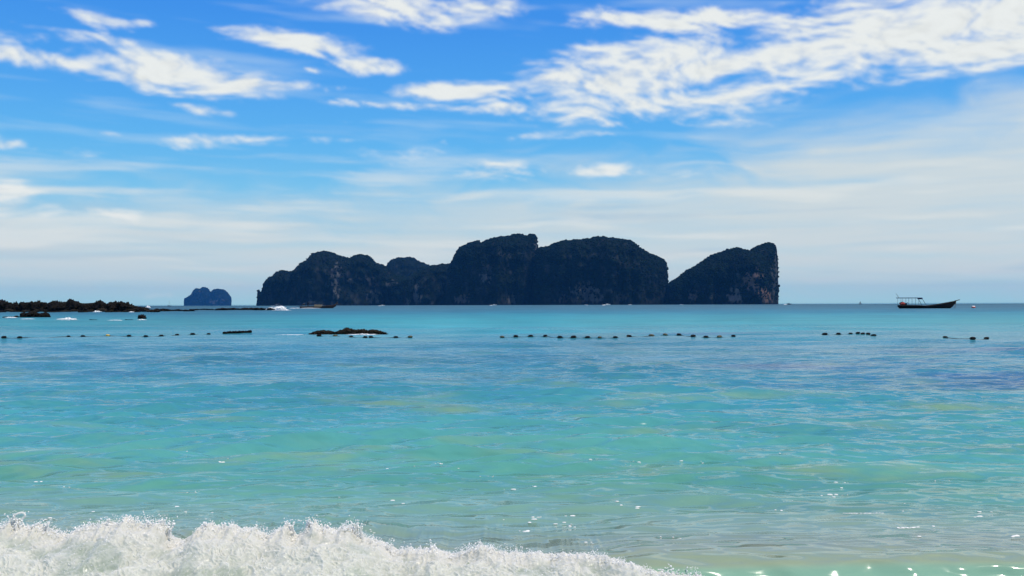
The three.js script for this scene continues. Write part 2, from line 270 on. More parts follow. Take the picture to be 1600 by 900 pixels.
// ---------------------------------------------------------------- the breaking wave
const foamWhite = new THREE.MeshPhysicalMaterial({ color: 0xffffff, vertexColors: true, roughness: 1, transmission: 0.45, thickness: 0, ior: 1.33, clearcoat: 0.6, clearcoatRoughness: 0.25 });
const beadWhite = new THREE.MeshPhysicalMaterial({ color: linear(0.93, 0.91, 0.86), roughness: 0.15 });
{
  const wave = thing('breaking_wave', new THREE.Vector3(0, 0, 0));
  tag(wave, 'small wave breaking in white bubbling foam along the front of the beach water', 'wave', null, 'structure');
  const x0 = -2.75, x1 = 1.45, NU = 1150, NV = 230, pos = new Float32Array(NU * NV * 3), col = new Float32Array(NU * NV * 3), idx = [];
  const billow = (x, y, z) => 1 - 2.2 * Math.abs(noise(x, y, z));
  const CS = new Map(), heights = (x) => { if (!CS.has(x)) CS.set(x, [foamHeight(x), foamSmooth(x)]); return CS.get(x); };
  const prof = (x, v) => {                              // v: 0 behind the crest, 1 at the foot in front
    const [peak, C] = heights(x), z = waveLine(x) + foamShift(x), small = clamp(0.55 + C / 0.35, 0.6, 1.1);
    const zz = curve([[0, -0.40 * small], [0.18, -0.14 * small], [0.3, -0.03], [0.36, 0.02], [0.55, 0.16 * small], [0.78, 0.32 * small], [1, 0.62 * small]])(v);
    const hh = curve([[0, -0.03], [0.18, 0.62 * C], [0.3, 0.97 * C], [0.36, C], [0.55, 0.78 * C], [0.78, 0.36 * C], [1, -0.03]])(v);
    return [z + zz, hh + (peak - C) * Math.exp(-(((v - 0.36) / 0.13) ** 2))];
  };
  for (let i = 0; i < NU; i++) {
    const x = lerp(x0, x1, i / (NU - 1));
    for (let j = 0; j < NV; j++) {
      const v = j / (NV - 1), [z, y] = prof(x, v), o = i * NV + j, e = 0.004;
      const [za, ya] = prof(x, Math.min(1, v + e)), [zb, yb] = prof(x, Math.max(0, v - e));
      let ny = za - zb, nz = -(ya - yb); const l = Math.hypot(ny, nz) || 1; ny /= l; nz /= l;
      const fade = sst(0, 0.08, v) * sst(1, 0.95, v) * clamp(y / 0.05 + 0.35, 0.2, 1);
      const w = fbm(x * 3, y * 3, z * 3, 2), watery = sst(0.06, 0.34, fbm(x * 4.2 + 11, y * 6.5 + w, z * 4.2, 3)) * sst(0.40, 0.5, v);
      const w2 = 1.3 * fbm(x * 9 + 5, y * 11, z * 9, 2) + w, fil = (f, ox, pw) => Math.pow(1 - Math.min(1, 1.5 * Math.abs(noise(x * f + w2 * 1.5 + ox, y * f * 1.1 + w2 + ox, z * f * 1.1 - w2))), pw);
      const soft = fbm(x * 6 + w, y * 6, z * 6, 3), f1 = fil(15, 3, 3), f2 = fil(36, 7, 3), f3 = fil(85, 1, 2), grain = noise(x * 190, y * 190, z * 190);
      const big = soft * 0.038, mid = f1 * 0.0085, sm = f2 * 0.0062, ti = f3 * 0.0042 + grain * 0.0016;
      const crest = Math.exp(-(((v - 0.36) / 0.1) ** 2)), D = (big * (1 - 0.6 * crest) + (mid + sm + ti) * lerp(1, 0.35, watery)) * fade - 0.010;
      const streak = noise(x * 22 + y * 30, y * 3, z * 9) * 0.004 * fade;
      pos[o * 3] = x + (noise(x * 25, y * 25, z * 25 + 5) * 0.006) * fade; pos[o * 3 + 1] = y + ny * (D + streak) * (1 - 0.45 * crest); pos[o * 3 + 2] = z + nz * (D + streak);
      const fine = clamp(0.15 + 0.5 * f1 + 0.55 * f2 + 0.35 * f3 + 0.4 * soft, 0, 1), sandy = sst(0.11, 0.0, y) * 0.6 * sst(-0.2, 0.3, noise(x * 3, 1, y * 5));
      let k = mixC([0.74, 0.73, 0.62], [0.97, 0.94, 0.86], fine);
      k = mixC(k, [0.42, 0.50, 0.38], watery * 0.85 * (1 - 0.6 * fine));
      k = mixC(k, [0.58, 0.54, 0.40], sandy * (1 - fine * 0.7));
      col.set(k, o * 3);
      if (i && j) { const a = o - NV - 1, b = o - NV, c = o - 1; idx.push(a, c, o, a, o, b); }
    }
  }
  const g = new THREE.BufferGeometry();
  g.setAttribute('position', new THREE.BufferAttribute(pos, 3)); g.setAttribute('color', new THREE.BufferAttribute(col, 3)); g.setIndex(idx); g.computeVertexNormals();
  part('foam', g, foamWhite, wave, 'stuff');

  // bubbles and drops, sitting on the foam and flying off the crest
  const r = rng(31), M = new THREE.Matrix4(), Q = new THREE.Quaternion(), P = new THREE.Vector3(), S = new THREE.Vector3(), put = [];
  const add = (x, y, z, s) => put.push([x, y, z, s]);
  for (let k = 0; k < 24000; k++) {
    const i = Math.floor(r() * NU), j = Math.floor((0.1 + 0.85 * r()) * NV), o = i * NV + j, y = pos[o * 3 + 1];
    if (y < 0.0 || noise(pos[o * 3] * 9, y * 9, pos[o * 3 + 2] * 9) < -0.05 + 0.3 * r() - 0.15) continue;
    add(pos[o * 3], y + 0.0005, pos[o * 3 + 2] + 0.0005, 0.0008 + 0.0018 * r() ** 3);
  }
  for (let k = 0; k < 15000; k++) {                    // along the crest
    const x = lerp(x0, 0.8, r()), C = foamHeight(x), z = waveLine(x) + foamShift(x), n = 0.6 + 0.9 * noise(x * 14, 3.3, 0);
    add(x, C + Math.abs(n) * 0.016 * -Math.log(1 - 0.97 * r()) * 0.8 - 0.008, z + (r() - 0.5) * 0.10, 0.0008 + 0.0022 * r() ** 2.5);
  }
  const px2x = (px) => (px - 800) / F * 4.5;
  // jets of water thrown up from the crest
  const jets = [[24, 806, -8, 16], [42, 822, 6, 12], [66, 818, 4, 10], [112, 826, 5, 8], [172, 812, -5, 12], [196, 808, 3, 14], [228, 812, 4, 10], [246, 812, 6, 12], [258, 816, 8, 10], [325, 818, -5, 10], [344, 818, 4, 8], [449, 814, 3, 14], [489, 811, -6, 18], [498, 820, 8, 14], [540, 822, 8, 14], [552, 816, 5, 16], [605, 850, 2, 8], [676, 850, -3, 8], [738, 852, 2, 10], [765, 851, 3, 9]];
  const sheets = [];
  for (const [px, py, lean, w] of jets) {
    const x = px2x(px), z = waveLine(x) + 0.01, top = EYE - 4.5 * (py - horizon(px)) / F, base = foamHeight(x) - 0.03, hgt = top - base;
    for (let k = 0; k < 11; k++) {                      // strands
      const ox = (r() - 0.5) * w * 0.0032, f = 0.45 + 0.6 * r(), ln = (lean + (r() - 0.5) * 10) * 0.003 * f;
      const pts = [[x + ox * 1.5, base, z + (r() - 0.5) * 0.03], [x + ox + ln * 0.35, base + hgt * 0.5 * f, z + (r() - 0.5) * 0.03], [x + ox * 0.7 + ln, base + hgt * f, z + (r() - 0.5) * 0.03]];
      const t = tube(pts, 1, 12, 6), p = t.attributes.position;
      for (let a = 0; a <= 12; a++) for (let b = 0; b <= 6; b++) { const o = a * 7 + b, cpt = new THREE.CatmullRomCurve3(pts.map((q) => new THREE.Vector3(...q))).getPointAt(a / 12), rad = lerp(0.010, 0.0014, (a / 12) ** 0.7) * (1 + 0.5 * noise(a * 0.9, b, k + px)); p.setXYZ(o, cpt.x + (p.getX(o) - cpt.x) * rad, cpt.y + (p.getY(o) - cpt.y) * rad, cpt.z + (p.getZ(o) - cpt.z) * rad); }
      t.computeVertexNormals(); sheets.push(t);
      for (let n = 0; n < 16; n++) { const q = r(); add(lerp(pts[0][0], pts[2][0], q) + (r() - 0.5) * 0.012, lerp(base, base + hgt * f, q) + r() * 0.012, lerp(pts[0][2], pts[2][2], q) + (r() - 0.5) * 0.012, 0.0012 + 0.0028 * r() ** 2); }
    }
    for (let n = 0; n < 30; n++) add(x + (r() - 0.5) * w * 0.006 + lean * 0.002, base + hgt * (0.4 + 0.9 * r()), z + (r() - 0.5) * 0.08, 0.0010 + 0.0022 * r() ** 3);
  }
  // the looped sheet at the left end
  { const x = px2x(24), z = waveLine(x), y = EYE - 4.5 * (806 - horizon(24)) / F; sheets.push(tube([[x - 0.075, y - 0.052, z], [x - 0.035, y - 0.022, z + 0.01], [x - 0.012, y + 0.002, z + 0.01], [x + 0.012, y + 0.006, z], [x + 0.022, y - 0.006, z], [x + 0.008, y - 0.022, z], [x - 0.025, y - 0.036, z], [x - 0.07, y - 0.06, z]], 0.0042, 60, 8)); }
  part('splash_jet', mergeGeometries(sheets.map((s) => { const t = s.toNonIndexed(); for (const k of Object.keys(t.attributes)) if (k !== 'position' && k !== 'normal') t.deleteAttribute(k); return t; })), new THREE.MeshPhysicalMaterial({ color: linear(0.96, 0.95, 0.90), roughness: 1, transmission: 0.5, thickness: 0, ior: 1.33 }), wave, 'stuff');
  // the bright broken line on the smooth right-hand lip, and streaks of foam running down its face
  for (let k = 0; k < 9000; k++) {
    const x = 0.75 + 2.0 * r(), n = noise(x * 3, 7.7, 0) + 0.9 * noise(x * 24, 2.2, 0), t = 0.125 + 0.02 * noise(x * 2, 1.1, 0) + 0.008 * noise(x * 15, 4, 4) + (r() - 0.5) * 0.006;
    if (n < 0.06 || r() < 0.55) continue;
    const z = waveLine(x) + t; add(x, shoreWave(x, z) + 0.003, z, 0.0012 + 0.0034 * r() ** 3);
  }
  for (let k = 0; k < 9000; k++) {
    const x = 1.55 + 1.1 * r(), s = noise(x * 13 - 0, 5.1, 3) , t = 0.13 + 0.11 * r(), xs = x + (t - 0.13) * 0.8;
    if (s < -0.02 + 0.3 * r()) continue;
    const z = waveLine(xs) + t; add(xs, shoreWave(xs, z) + 0.003, z, 0.0015 + 0.0035 * r() ** 2);
  }
  const drops = new THREE.InstancedMesh(new THREE.IcosahedronGeometry(1, 1), beadWhite, put.length);
  put.forEach(([x, y, z, s], i) => drops.setMatrixAt(i, M.compose(P.set(x, y, z), Q, S.set(s * (0.8 + 0.5 * r()), s * (0.8 + 0.5 * r()), s))));
  drops.name = 'bubble'; drops.userData.kind = 'stuff'; drops.castShadow = drops.receiveShadow = true; wave.add(drops);
}
// flecks of foam left on the water behind the wave
{
  const r = rng(12), M = new THREE.Matrix4(), Q = new THREE.Quaternion(), P = new THREE.Vector3(), S = new THREE.Vector3(), list = [];
  for (let k = 0; k < 170; k++) {
    const d = 4.9 + 3.6 * r() ** 1.6, x = (r() * 2 - 1) * 0.55 * d;
    if (noise(x * 1.1, 3.1, d * 1.4) < 0.05) continue;
    const n = 1 + Math.floor(r() * 4);
    for (let j = 0; j < n; j++) list.push([x + (r() - 0.5) * 0.12, -d + (r() - 0.5) * 0.06, 0.0025 + 0.006 * r() ** 2]);
  }
  for (const [px, py, len] of [[1350, 808, 40], [1420, 841, 22]]) for (let j = 0; j < 26; j++) { const p = onWater(px + (j / 26 - 0.5) * len * 1.6, py + 2.5 * (r() - 0.5)); list.push([p.x, p.z, 0.002 + 0.003 * r()]); }
  const m = new THREE.InstancedMesh(new THREE.IcosahedronGeometry(1, 2), std(linear(0.92, 0.90, 0.84), 0.5), list.length);
  list.forEach(([x, z, s], i) => m.setMatrixAt(i, M.compose(P.set(x, seaHeight(x, z, 0.014) + shoreWave(x, z) + 0.001, z), Q, S.set(s * (1.2 + 1.3 * r()), s * 0.45, s))));
  m.name = 'foam_flecks'; m.castShadow = m.receiveShadow = true; scene.add(m);
  tag(m, 'scattered white foam flecks floating on the shallow water behind the wave', 'foam', null, 'stuff');
}

// ---------------------------------------------------------------- the islands
const crownGeos = [0, 1].map((s) => { const g = mergeVertices(new THREE.IcosahedronGeometry(1, 2).deleteAttribute('normal').deleteAttribute('uv')), p = g.attributes.position; for (let i = 0; i < p.count; i++) { const v = new THREE.Vector3().fromBufferAttribute(p, i), k = 1 + 0.35 * noise(v.x * 2.1 + s * 9, v.y * 2.1, v.z * 2.1) + 0.15 * noise(v.x * 5, v.y * 5 + s, v.z * 5); p.setXYZ(i, v.x * k, v.y * k * 0.85, v.z * k); } g.computeVertexNormals(); return g; });
const rockMat = new THREE.MeshPhysicalMaterial({ vertexColors: true, roughness: 0.95, specularIntensity: 0.1 });
const leafMat = new THREE.MeshPhysicalMaterial({ color: 0xffffff, roughness: 0.95, specularIntensity: 0.1 });
const LEAF = 0.011;
// one limestone block: its outline along x, wrapped over from a steep front to a steep back
function massif(island, outline, dist, halfDepth, seed, patches = [], trees = 2500, steep = 0.42) {
  const px0 = outline[0][0], px1 = outline[outline.length - 1][0], top = curve(outline), mpp = dist / F, NU = Math.max(60, Math.round((px1 - px0) * mpp / (mpp * 0.85))), NV = 150;
  const pos = new Float32Array(NU * NV * 3), col = new Float32Array(NU * NV * 3), idx = [], veg = new Float32Array(NU * NV);
  for (let i = 0; i < NU; i++) {
    const px = lerp(px0, px1, i / (NU - 1)), hgt = Math.max(2, (horizon(px) - top(px)) * mpp), x0 = (px - 800) * mpp;
    const e = Math.min(px - px0, px1 - px) * mpp, ends = Math.sqrt(clamp(e / (halfDepth * 0.55), 0.004, 1)), bulge = 0.75 + 0.4 * noise(px / 70 + seed, 1.5, 0) + 0.18 * noise(px / 19 + seed, 2.5, 0);
    for (let j = 0; j < NV; j++) {
      const v = j / (NV - 1), yf = Math.sin((v < 0.5 ? v : 1 - v) * Math.PI), s = Math.pow(yf, 1 / steep), cc = Math.sqrt(Math.max(0, 1 - s * s)) * (v < 0.5 ? 1 : -1), o = i * NV + j;
      let y = hgt * yf, z = Math.sign(cc) * Math.pow(Math.abs(cc), 0.75) * halfDepth * ends * bulge;
      const yn = y / hgt, X = x0 / 45, flute = 1 - 2 * Math.abs(noise(x0 / 44 + seed + 0.5 * noise(x0 / 60, y / 50, seed), y / 95, z / 90)), fine = noise(x0 / 14, y / 26 + seed, z / 25), bed = noise(x0 / 90, y / 30 + seed * 3, z / 160);
      const cliff = sst(1.0, 0.8, yn) * ends;
      const out = (flute * (8 + 14 * sst(0.2, 0.7, yn)) + fine * 9 + bed * 13 + 44 * noise(x0 / 130 + seed, y / 110, 4.4)) * cliff;
      z += Math.sign(cc || 1) * out; y += (noise(x0 / 9, y / 9, z / 9) * 2.5 + 5 * noise(x0 / 27, z / 27, seed)) * sst(0, 0.25, yn) * ends; y += sst(0.8, 1, yn) * ends * (3.5 * noise(x0 / 11 + seed, 8.8, z / 20) + 3.5 * noise(x0 / 31, 2.2, seed));
      const x = x0 + fine * 3 * cliff * ends; if (v < 0.004 || v > 0.996) y = -6;
      pos[o * 3] = x; pos[o * 3 + 1] = y; pos[o * 3 + 2] = -dist + z;
      let rock = sst(0.12, 0.5, fbm(x0 / 48 + seed, y / 60, z / 60, 4) + 0.25 * fine + 0.12 - 0.25 * sst(0.55, 0.9, yn)) * 0.75, ochre = 0, bare = 0;
      const py = horizon(px) - y / mpp;
      for (const [qx, qy, rx, ry, k, oc] of patches) { const u = (px - qx) / rx, w = (py - qy) / ry, q = 1 - (u * u + w * w) + 1.5 * noise(px / 5, py / 8, seed) + 1.0 * noise(px / 2, py / 4, seed); if (cc > 0 && q > 0) { bare = Math.max(bare, k * sst(0, 0.9, q)); ochre = Math.max(ochre, (oc || 0) * sst(0, 0.9, q)); } }
      const tone = 0.75 + 0.5 * fbm(x0 / 8, y / 20, z / 8 + seed, 3), dark = sst(0.05, 0.0, yn);
      let k = [0.007 * tone, 0.013 * tone, 0.010 * tone];
      k = mixC(k, [0.034 * tone, 0.037 * tone, 0.037 * tone], rock);
      k = mixC(k, [0.15 * tone, 0.15 * tone, 0.15 * tone], bare);
      k = mixC(k, [0.20 * tone, 0.12 * tone, 0.085 * tone], ochre);
      k = mixC(k, [0.012, 0.012, 0.012], dark * 0.8);
      col.set(k, o * 3); veg[o] = (1 - bare) * (1 - rock * 0.8) * (yn > 0.07 ? 1 : 0);
      if (i && j) { const A = o - NV - 1, B = o - NV, D = o - 1; idx.push(A, o, D, A, B, o); }
    }
  }
  const g = new THREE.BufferGeometry(); g.setAttribute('position', new THREE.BufferAttribute(pos, 3)); g.setAttribute('color', new THREE.BufferAttribute(col, 3)); g.setIndex(idx); g.computeVertexNormals();
  part('cliff', g, rockMat, island, 'structure');
  const r = rng(seed * 100 + 3), spots = [[], []];
  trees *= 1.7;
  for (let n = 0, tries = 0; n < trees && tries < trees * 8; tries++) {
    const ridge = r() < 0.18, i = Math.floor(r() * NU), j = Math.floor((ridge ? 0.44 + 0.1 * r() : 0.02 + 0.58 * r()) * NV), o = i * NV + j;
    if (r() > veg[o] || i < 6 || i > NU - 7) continue; n++;
    spots[r() < 0.5 ? 0 : 1].push([pos[o * 3] + (r() - 0.5) * 6, pos[o * 3 + 1], pos[o * 3 + 2], (1.8 + 3.6 * r() ** 2.4) * (ridge ? 0.95 : 1) * Math.min(1, 0.5 + pos[o * 3 + 1] / 120)]);
  }
  const M = new THREE.Matrix4(), Q = new THREE.Quaternion(), P = new THREE.Vector3(), S = new THREE.Vector3(), up = new THREE.Vector3(0, 1, 0), c = new THREE.Color();
  spots.forEach((list, k) => {
    const m = new THREE.InstancedMesh(crownGeos[k], leafMat, list.length);
    list.forEach(([x, y, z, s], i) => { m.setMatrixAt(i, M.compose(P.set(x, y - s * 0.15, z), Q.setFromAxisAngle(up, r() * 6.28), S.set(s * (0.8 + 0.5 * r()), s * (0.75 + 0.5 * r()), s))); const t = LEAF * (0.45 + 0.9 * r()); m.setColorAt(i, c.setRGB(t * 0.42, t * (1 + 0.25 * r()), t * 0.62)); });
    m.name = 'forest'; m.userData.kind = 'stuff'; m.castShadow = m.receiveShadow = true; island.add(m);
  });
}
{
  const D = 4500, is = thing('island', new THREE.Vector3(0, 0, 0));
  tag(is, 'large dark limestone island of forested cliffs across the middle of the horizon', 'island', null, 'structure');
  // rearmost hill first
  massif(is, [[596, 477], [602, 420], [607, 411], [612, 406], [622, 403], [640, 402], [646, 403], [654, 408], [665, 413], [677, 417], [690, 430], [700, 477]], D + 900, 260, 4.1, [], 900, 0.7);
  massif(is, [[407, 477], [408, 463], [410, 462], [413, 456], [418, 442], [423, 433.5], [430, 432], [436, 433.5], [437.5, 425], [442, 422.5], [449, 423.5], [452.5, 429.5], [455.5, 429], [458, 425], [463, 423], [467.5, 424], [469, 420], [474, 418], [478, 412], [486, 407], [493, 405], [495, 400], [500, 396], [508, 393.5], [515, 393.5], [523, 397], [530, 400], [538, 401], [548, 407.5], [554, 401], [560, 399], [568, 398], [576, 399.5], [581, 406], [588, 412], [596, 413], [606, 420], [616, 430], [640, 432], [662, 424], [672, 418], [682, 415], [694, 414], [706, 412], [730, 440], [742, 477]], D, 300, 1.3, [[539, 442, 6, 26, 0.6], [558, 442, 6, 8, 0.45], [592, 463, 12, 11, 0.6], [620, 445, 8, 9, 0.35], [660, 462, 7, 18, 0.6], [644, 472, 5, 6, 0.5], [505, 468, 6, 8, 0.35], [440, 430, 5, 8, 0.3], [580, 436, 12, 4, 0.2]], 4600);
  massif(is, [[696, 477], [699, 424], [706, 411], [710, 402], [715, 393], [720, 387], [728, 383], [737, 379.5], [747, 377], [752, 380], [760, 378], [768, 374], [776, 372], [790, 371.5], [798, 369], [804, 366.5], [816, 366.5], [819, 369.5], [824, 369.5], [828, 366], [834, 366], [837, 369], [838.5, 376], [840, 390], [843, 440], [846, 477]], D - 260, 330, 2.2, [[762, 436, 13, 9, 0.55], [726, 467, 14, 9, 0.5, 0.15], [798, 468, 9, 8, 0.5], [837, 385, 3, 12, 0.5], [795, 400, 20, 8, 0.15]], 4200);
  massif(is, [[830, 477], [834, 420], [838, 391], [846, 387], [858, 385], [866, 381], [878, 377], [896, 376], [908, 374], [920, 373.5], [925, 372], [937, 371.5], [948, 374], [962, 376], [976, 376], [984, 379], [992, 386], [1004, 392], [1012, 397], [1022, 400], [1034, 405], [1039, 410], [1041, 430], [1042, 445], [1044, 477]], D - 420, 380, 3.4, [[905, 456, 18, 12, 0.6], [922, 464, 9, 12, 0.65], [912, 448, 6, 8, 0.4], [955, 465, 7, 10, 0.5], [940, 456, 6, 4, 0.35], [880, 467, 16, 6, 0.3, 0.1], [930, 405, 30, 6, 0.12]], 4800);
  massif(is, [[1040, 477], [1042, 452], [1044, 446], [1052, 439], [1060, 434], [1070, 426], [1080, 420], [1092, 415], [1100, 409], [1110, 402], [1122, 396], [1130, 395], [1138, 390], [1147, 388], [1158, 392], [1165, 396.5], [1172, 393], [1180, 388], [1190, 382], [1200, 379], [1207, 381], [1213, 386], [1215.5, 394], [1214.5, 420], [1216, 445], [1214.5, 470], [1213.5, 477]], D - 560, 330, 5.7, [[1130, 464, 12, 12, 1, 0.1], [1152, 440, 15, 17, 0.7, 0.7], [1172, 458, 18, 10, 0.6, 0.9], [1175, 468, 11, 8, 0.6, 0.8], [1073, 462, 5, 12, 0.55, 0.3], [1100, 458, 10, 14, 0.3], [1206, 430, 9, 50, 0.38], [1190, 440, 8, 30, 0.25], [1135, 440, 16, 12, 0.35]], 4200);
  massif(is, [[400.5, 477], [402, 466], [403, 456], [404, 452.2], [405.2, 453], [406.2, 457], [407.6, 461], [411, 477]], D - 30, 22, 8.8, [], 12, 0.9);
  const far = thing('island', new THREE.Vector3(0, 0, 0));
  tag(far, 'small hazy blue island far left, beside the big dark island', 'island', null, 'structure');
  massif(far, [[287.5, 478], [288, 466], [294, 464], [300, 460], [302.5, 458], [304, 453], [307, 450.5], [310, 451], [312, 455.5], [313.5, 452], [316, 449], [321, 448.5], [325, 452], [327.5, 457], [329, 457.5], [334, 453], [340, 451], [348, 452], [352, 455], [356, 459], [361, 464], [362.5, 470], [361, 478]], 14000, 160, 6.3, [[345, 471, 12, 5, 0.45, 0.2], [318, 462, 6, 8, 0.35], [305, 466, 5, 6, 0.2]], 1500);
}

// ---------------------------------------------------------------- rocks
const reefMat = new THREE.MeshPhysicalMaterial({ vertexColors: true, roughness: 0.85, specularIntensity: 0.25 });
const rockGeos = Array.from({ length: 7 }, (_, s) => {
  const rr = rng(400 + s), planes = Array.from({ length: 17 }, (_, i) => [new THREE.Vector3(rr() * 2 - 1, i < 3 ? 1.6 : (rr() * 2 - 1) * 0.7, rr() * 2 - 1).normalize(), (i < 3 ? 0.62 : 0.66) + 0.3 * rr()]);
  const g = mergeVertices(new THREE.IcosahedronGeometry(1, 9).deleteAttribute('normal').deleteAttribute('uv')), p = g.attributes.position, col = new Float32Array(p.count * 3);
  for (let i = 0; i < p.count; i++) {
    const v = new THREE.Vector3().fromBufferAttribute(p, i), a = Math.abs(noise(v.x * 1.7 + s * 5, v.y * 1.7, v.z * 1.7)), b = Math.abs(noise(v.x * 4 + s, v.y * 4, v.z * 4)), c = noise(v.x * 9, v.y * 9 + s, v.z * 9);
    const d9 = Math.abs(noise(v.x * 7.5 + s * 3, v.y * 7.5, v.z * 7.5)), k = 1 + 0.35 * (0.25 - a) + 0.4 * (0.2 - b) + 0.45 * (0.2 - d9) + 0.10 * c, cube = Math.min(1.15, ...planes.map(([n, d]) => { const t = n.dot(v); return t > 0.01 ? d / t : 9; }));
    p.setXYZ(i, v.x * k * cube, v.y * k * cube, v.z * k * cube);
    const t = 0.010 + 0.006 * noise(v.x * 6, v.y * 6, v.z * 6 + s) + 0.016 * sst(0.5, 0.0, v.y) * sst(0.1, 0.5, noise(v.x * 2.5 + 7, v.y * 2.5, v.z * 2.5));
    col.set([t * 1.15, t, t * 0.75], i * 3);
  }
  g.setAttribute('color', new THREE.BufferAttribute(col, 3)); g.computeVertexNormals(); return g;
});
const brownRock = reefMat.clone(); brownRock.color.setRGB(1.7, 1.6, 1.45); reefMat.color.setRGB(0.6, 0.6, 0.62);
function boulder(parent, x, y, z, sx, sy, sz, r, mat = reefMat) { const m = part('rock', rockGeos[Math.floor(r() * 7)], mat, parent); m.position.set(x, y, z); m.scale.set(sx, sy, sz); m.rotation.y = r() * 6.28; return m; }
{
  const r = rng(77);
  const reef = thing('rock_reef', onWater(110, 487.5)); const B = reef.position;
  tag(reef, 'long jagged black rock reef reaching in from the left edge', 'rocks');
  const topL = curve([[-60, 471], [0, 470], [9, 472], [17, 471], [19, 474], [36, 473], [52, 473.5], [55, 471], [84, 470.5], [87, 473], [100, 470], [108, 469], [116, 470], [119, 473], [125, 472], [130, 474.5], [134, 471.5], [140, 472.5], [144, 474.5], [150, 473], [153, 471.5], [164, 471], [170, 472.5], [200, 472.5], [209, 476], [218, 479], [227, 481.5], [235, 482]]);
  for (let px = -70; px < 226;) {                      // the high crest
    const p = onWater(px, 486.6), mpp = -p.z / F, h = Math.max(0.35, (486.6 - topL(px)) * mpp), w = 0.8 + 1.3 * r() ** 1.5;
    boulder(reef, p.x - B.x, h * 0.28, p.z - B.z + (r() - 0.5) * 2.5, w, h * (0.74 + 0.14 * r()), 1.0 + 0.9 * r(), r, r() < 0.1 ? brownRock : reefMat);
    px += w / mpp * 0.55;
  }
  for (let px = -70; px < 250;) {                      // a lower, broken apron in front
    const p = onWater(px, 487.6 + (r() - 0.5) * 1.2), mpp = -p.z / F, w = 0.35 + 0.75 * r(), h = 0.15 + 0.5 * r() ** 2;
    boulder(reef, p.x - B.x, h * 0.25, p.z - B.z, w, h, 0.5 + 0.6 * r(), r, r() < 0.6 ? brownRock : reefMat);
    px += w / mpp * (0.8 + 0.7 * r());
  }
  for (let px = 222; px < 302;) { const p = onWater(px, 486.2 + (r() - 0.5) * 0.8), mpp = -p.z / F, w = 0.5 + 0.8 * r(), h = 0.2 + 0.35 * r(); boulder(reef, p.x - B.x, h * 0.25, p.z - B.z, w, h, 0.6 + 0.5 * r(), r); px += w / mpp * (0.8 + 0.3 * r()); }
  const low = thing('rock_reef', onWater(380, 484.3)); const L = low.position;
  tag(low, 'low flat outer end of the black reef in front of the two islands', 'rocks');
  for (let px = 302; px < 429;) { const p = onWater(px, 484.4 + (r() - 0.5) * 0.7), mpp = -p.z / F, w = 0.7 + 1.1 * r(), h = (px > 342 ? 0.42 : 0.28) * (0.7 + 0.5 * r()); if (px < 331 || px > 339) boulder(low, p.x - L.x, h * 0.3, p.z - L.z, w, h, 0.8 + 0.7 * r(), r); px += w / mpp * 0.85; }
  const block = thing('rock', onWater(56, 496.5)); const K = block.position;
  tag(block, 'square dark rock standing in the water before the left reef', 'rock');
  for (const [px, w, h, top] of [[34, .32, .55, 0], [44, .42, .62, 0], [55, .42, .60, 0], [66, .45, .55, 0], [74, .35, .46, 0], [25, .3, .2, 0], [14, .45, .13, 0], [50, .5, .3, .3]]) { const p = onWater(px, 496.3); boulder(block, p.x - K.x, h * 0.3 + top * 0.6, p.z - K.z - 0.2 * r(), w, h * 0.75, 0.6, r); }
  const one = thing('rock', onWater(221, 499)); tag(one, 'single small black rock off the tip of the left reef', 'rock');
  boulder(one, 0, 0.10, 0, 0.42, 0.34, 0.35, r); boulder(one, 0.2, 0.04, 0.05, 0.3, 0.2, 0.25, r);
  for (const [px, w, pr] of [[144, 0.3, 'nearest the white breaker'], [200, 0.3, 'just left of the single black rock']]) { const o = thing('rock', onWater(px, 500)); tag(o, `thin wet rock barely breaking the surface, ${pr}`, 'rock'); boulder(o, 0, 0.0, 0, w, 0.06, 0.25, r); boulder(o, 0.3, 0.0, 0.05, w * 0.7, 0.05, 0.2, r); }
  const slab = thing('rock', onSea(370, 521)); const SP = slab.position; tag(slab, 'flat dark rock slab awash on the float line left of centre', 'rock');
  for (let px = 352; px < 390; px += 4.2) { const p = onSea(px, 521.4 - (px - 352) * 0.045); boulder(slab, p.x - SP.x, p.y - SP.y + 0.035, p.z - SP.z, 0.10 + 0.04 * r(), 0.055 + 0.02 * r(), 0.13, r); }
  const mid = thing('rock', onSea(548, 522)); const MP = mid.position; tag(mid, 'jagged brown black rock ridge awash left of centre, foam at its foot', 'rock');
  const topM = curve([[488, 520], [495, 517], [503, 515.5], [518, 516.5], [522, 518], [531, 516.5], [536, 513.5], [543, 511.8], [552, 512.5], [562, 514], [570, 515], [577, 515], [582, 513.2], [590, 514], [597, 516], [601, 521]]);
  for (let px = 489; px < 601; px += 2.6) { const p = onSea(px, 521.8 + (px > 575 ? (px - 575) * 0.03 : 0)), mpp = -p.z / F, h = Math.max(0.05, (521.8 - topM(px)) * mpp); boulder(mid, p.x - MP.x, p.y - MP.y + h * 0.28, p.z - MP.z + (r() - 0.5) * 0.2, 0.08 + 0.08 * r(), h * (0.54 + 0.22 * r()), 0.16 + 0.12 * r(), r, brownRock); }
}
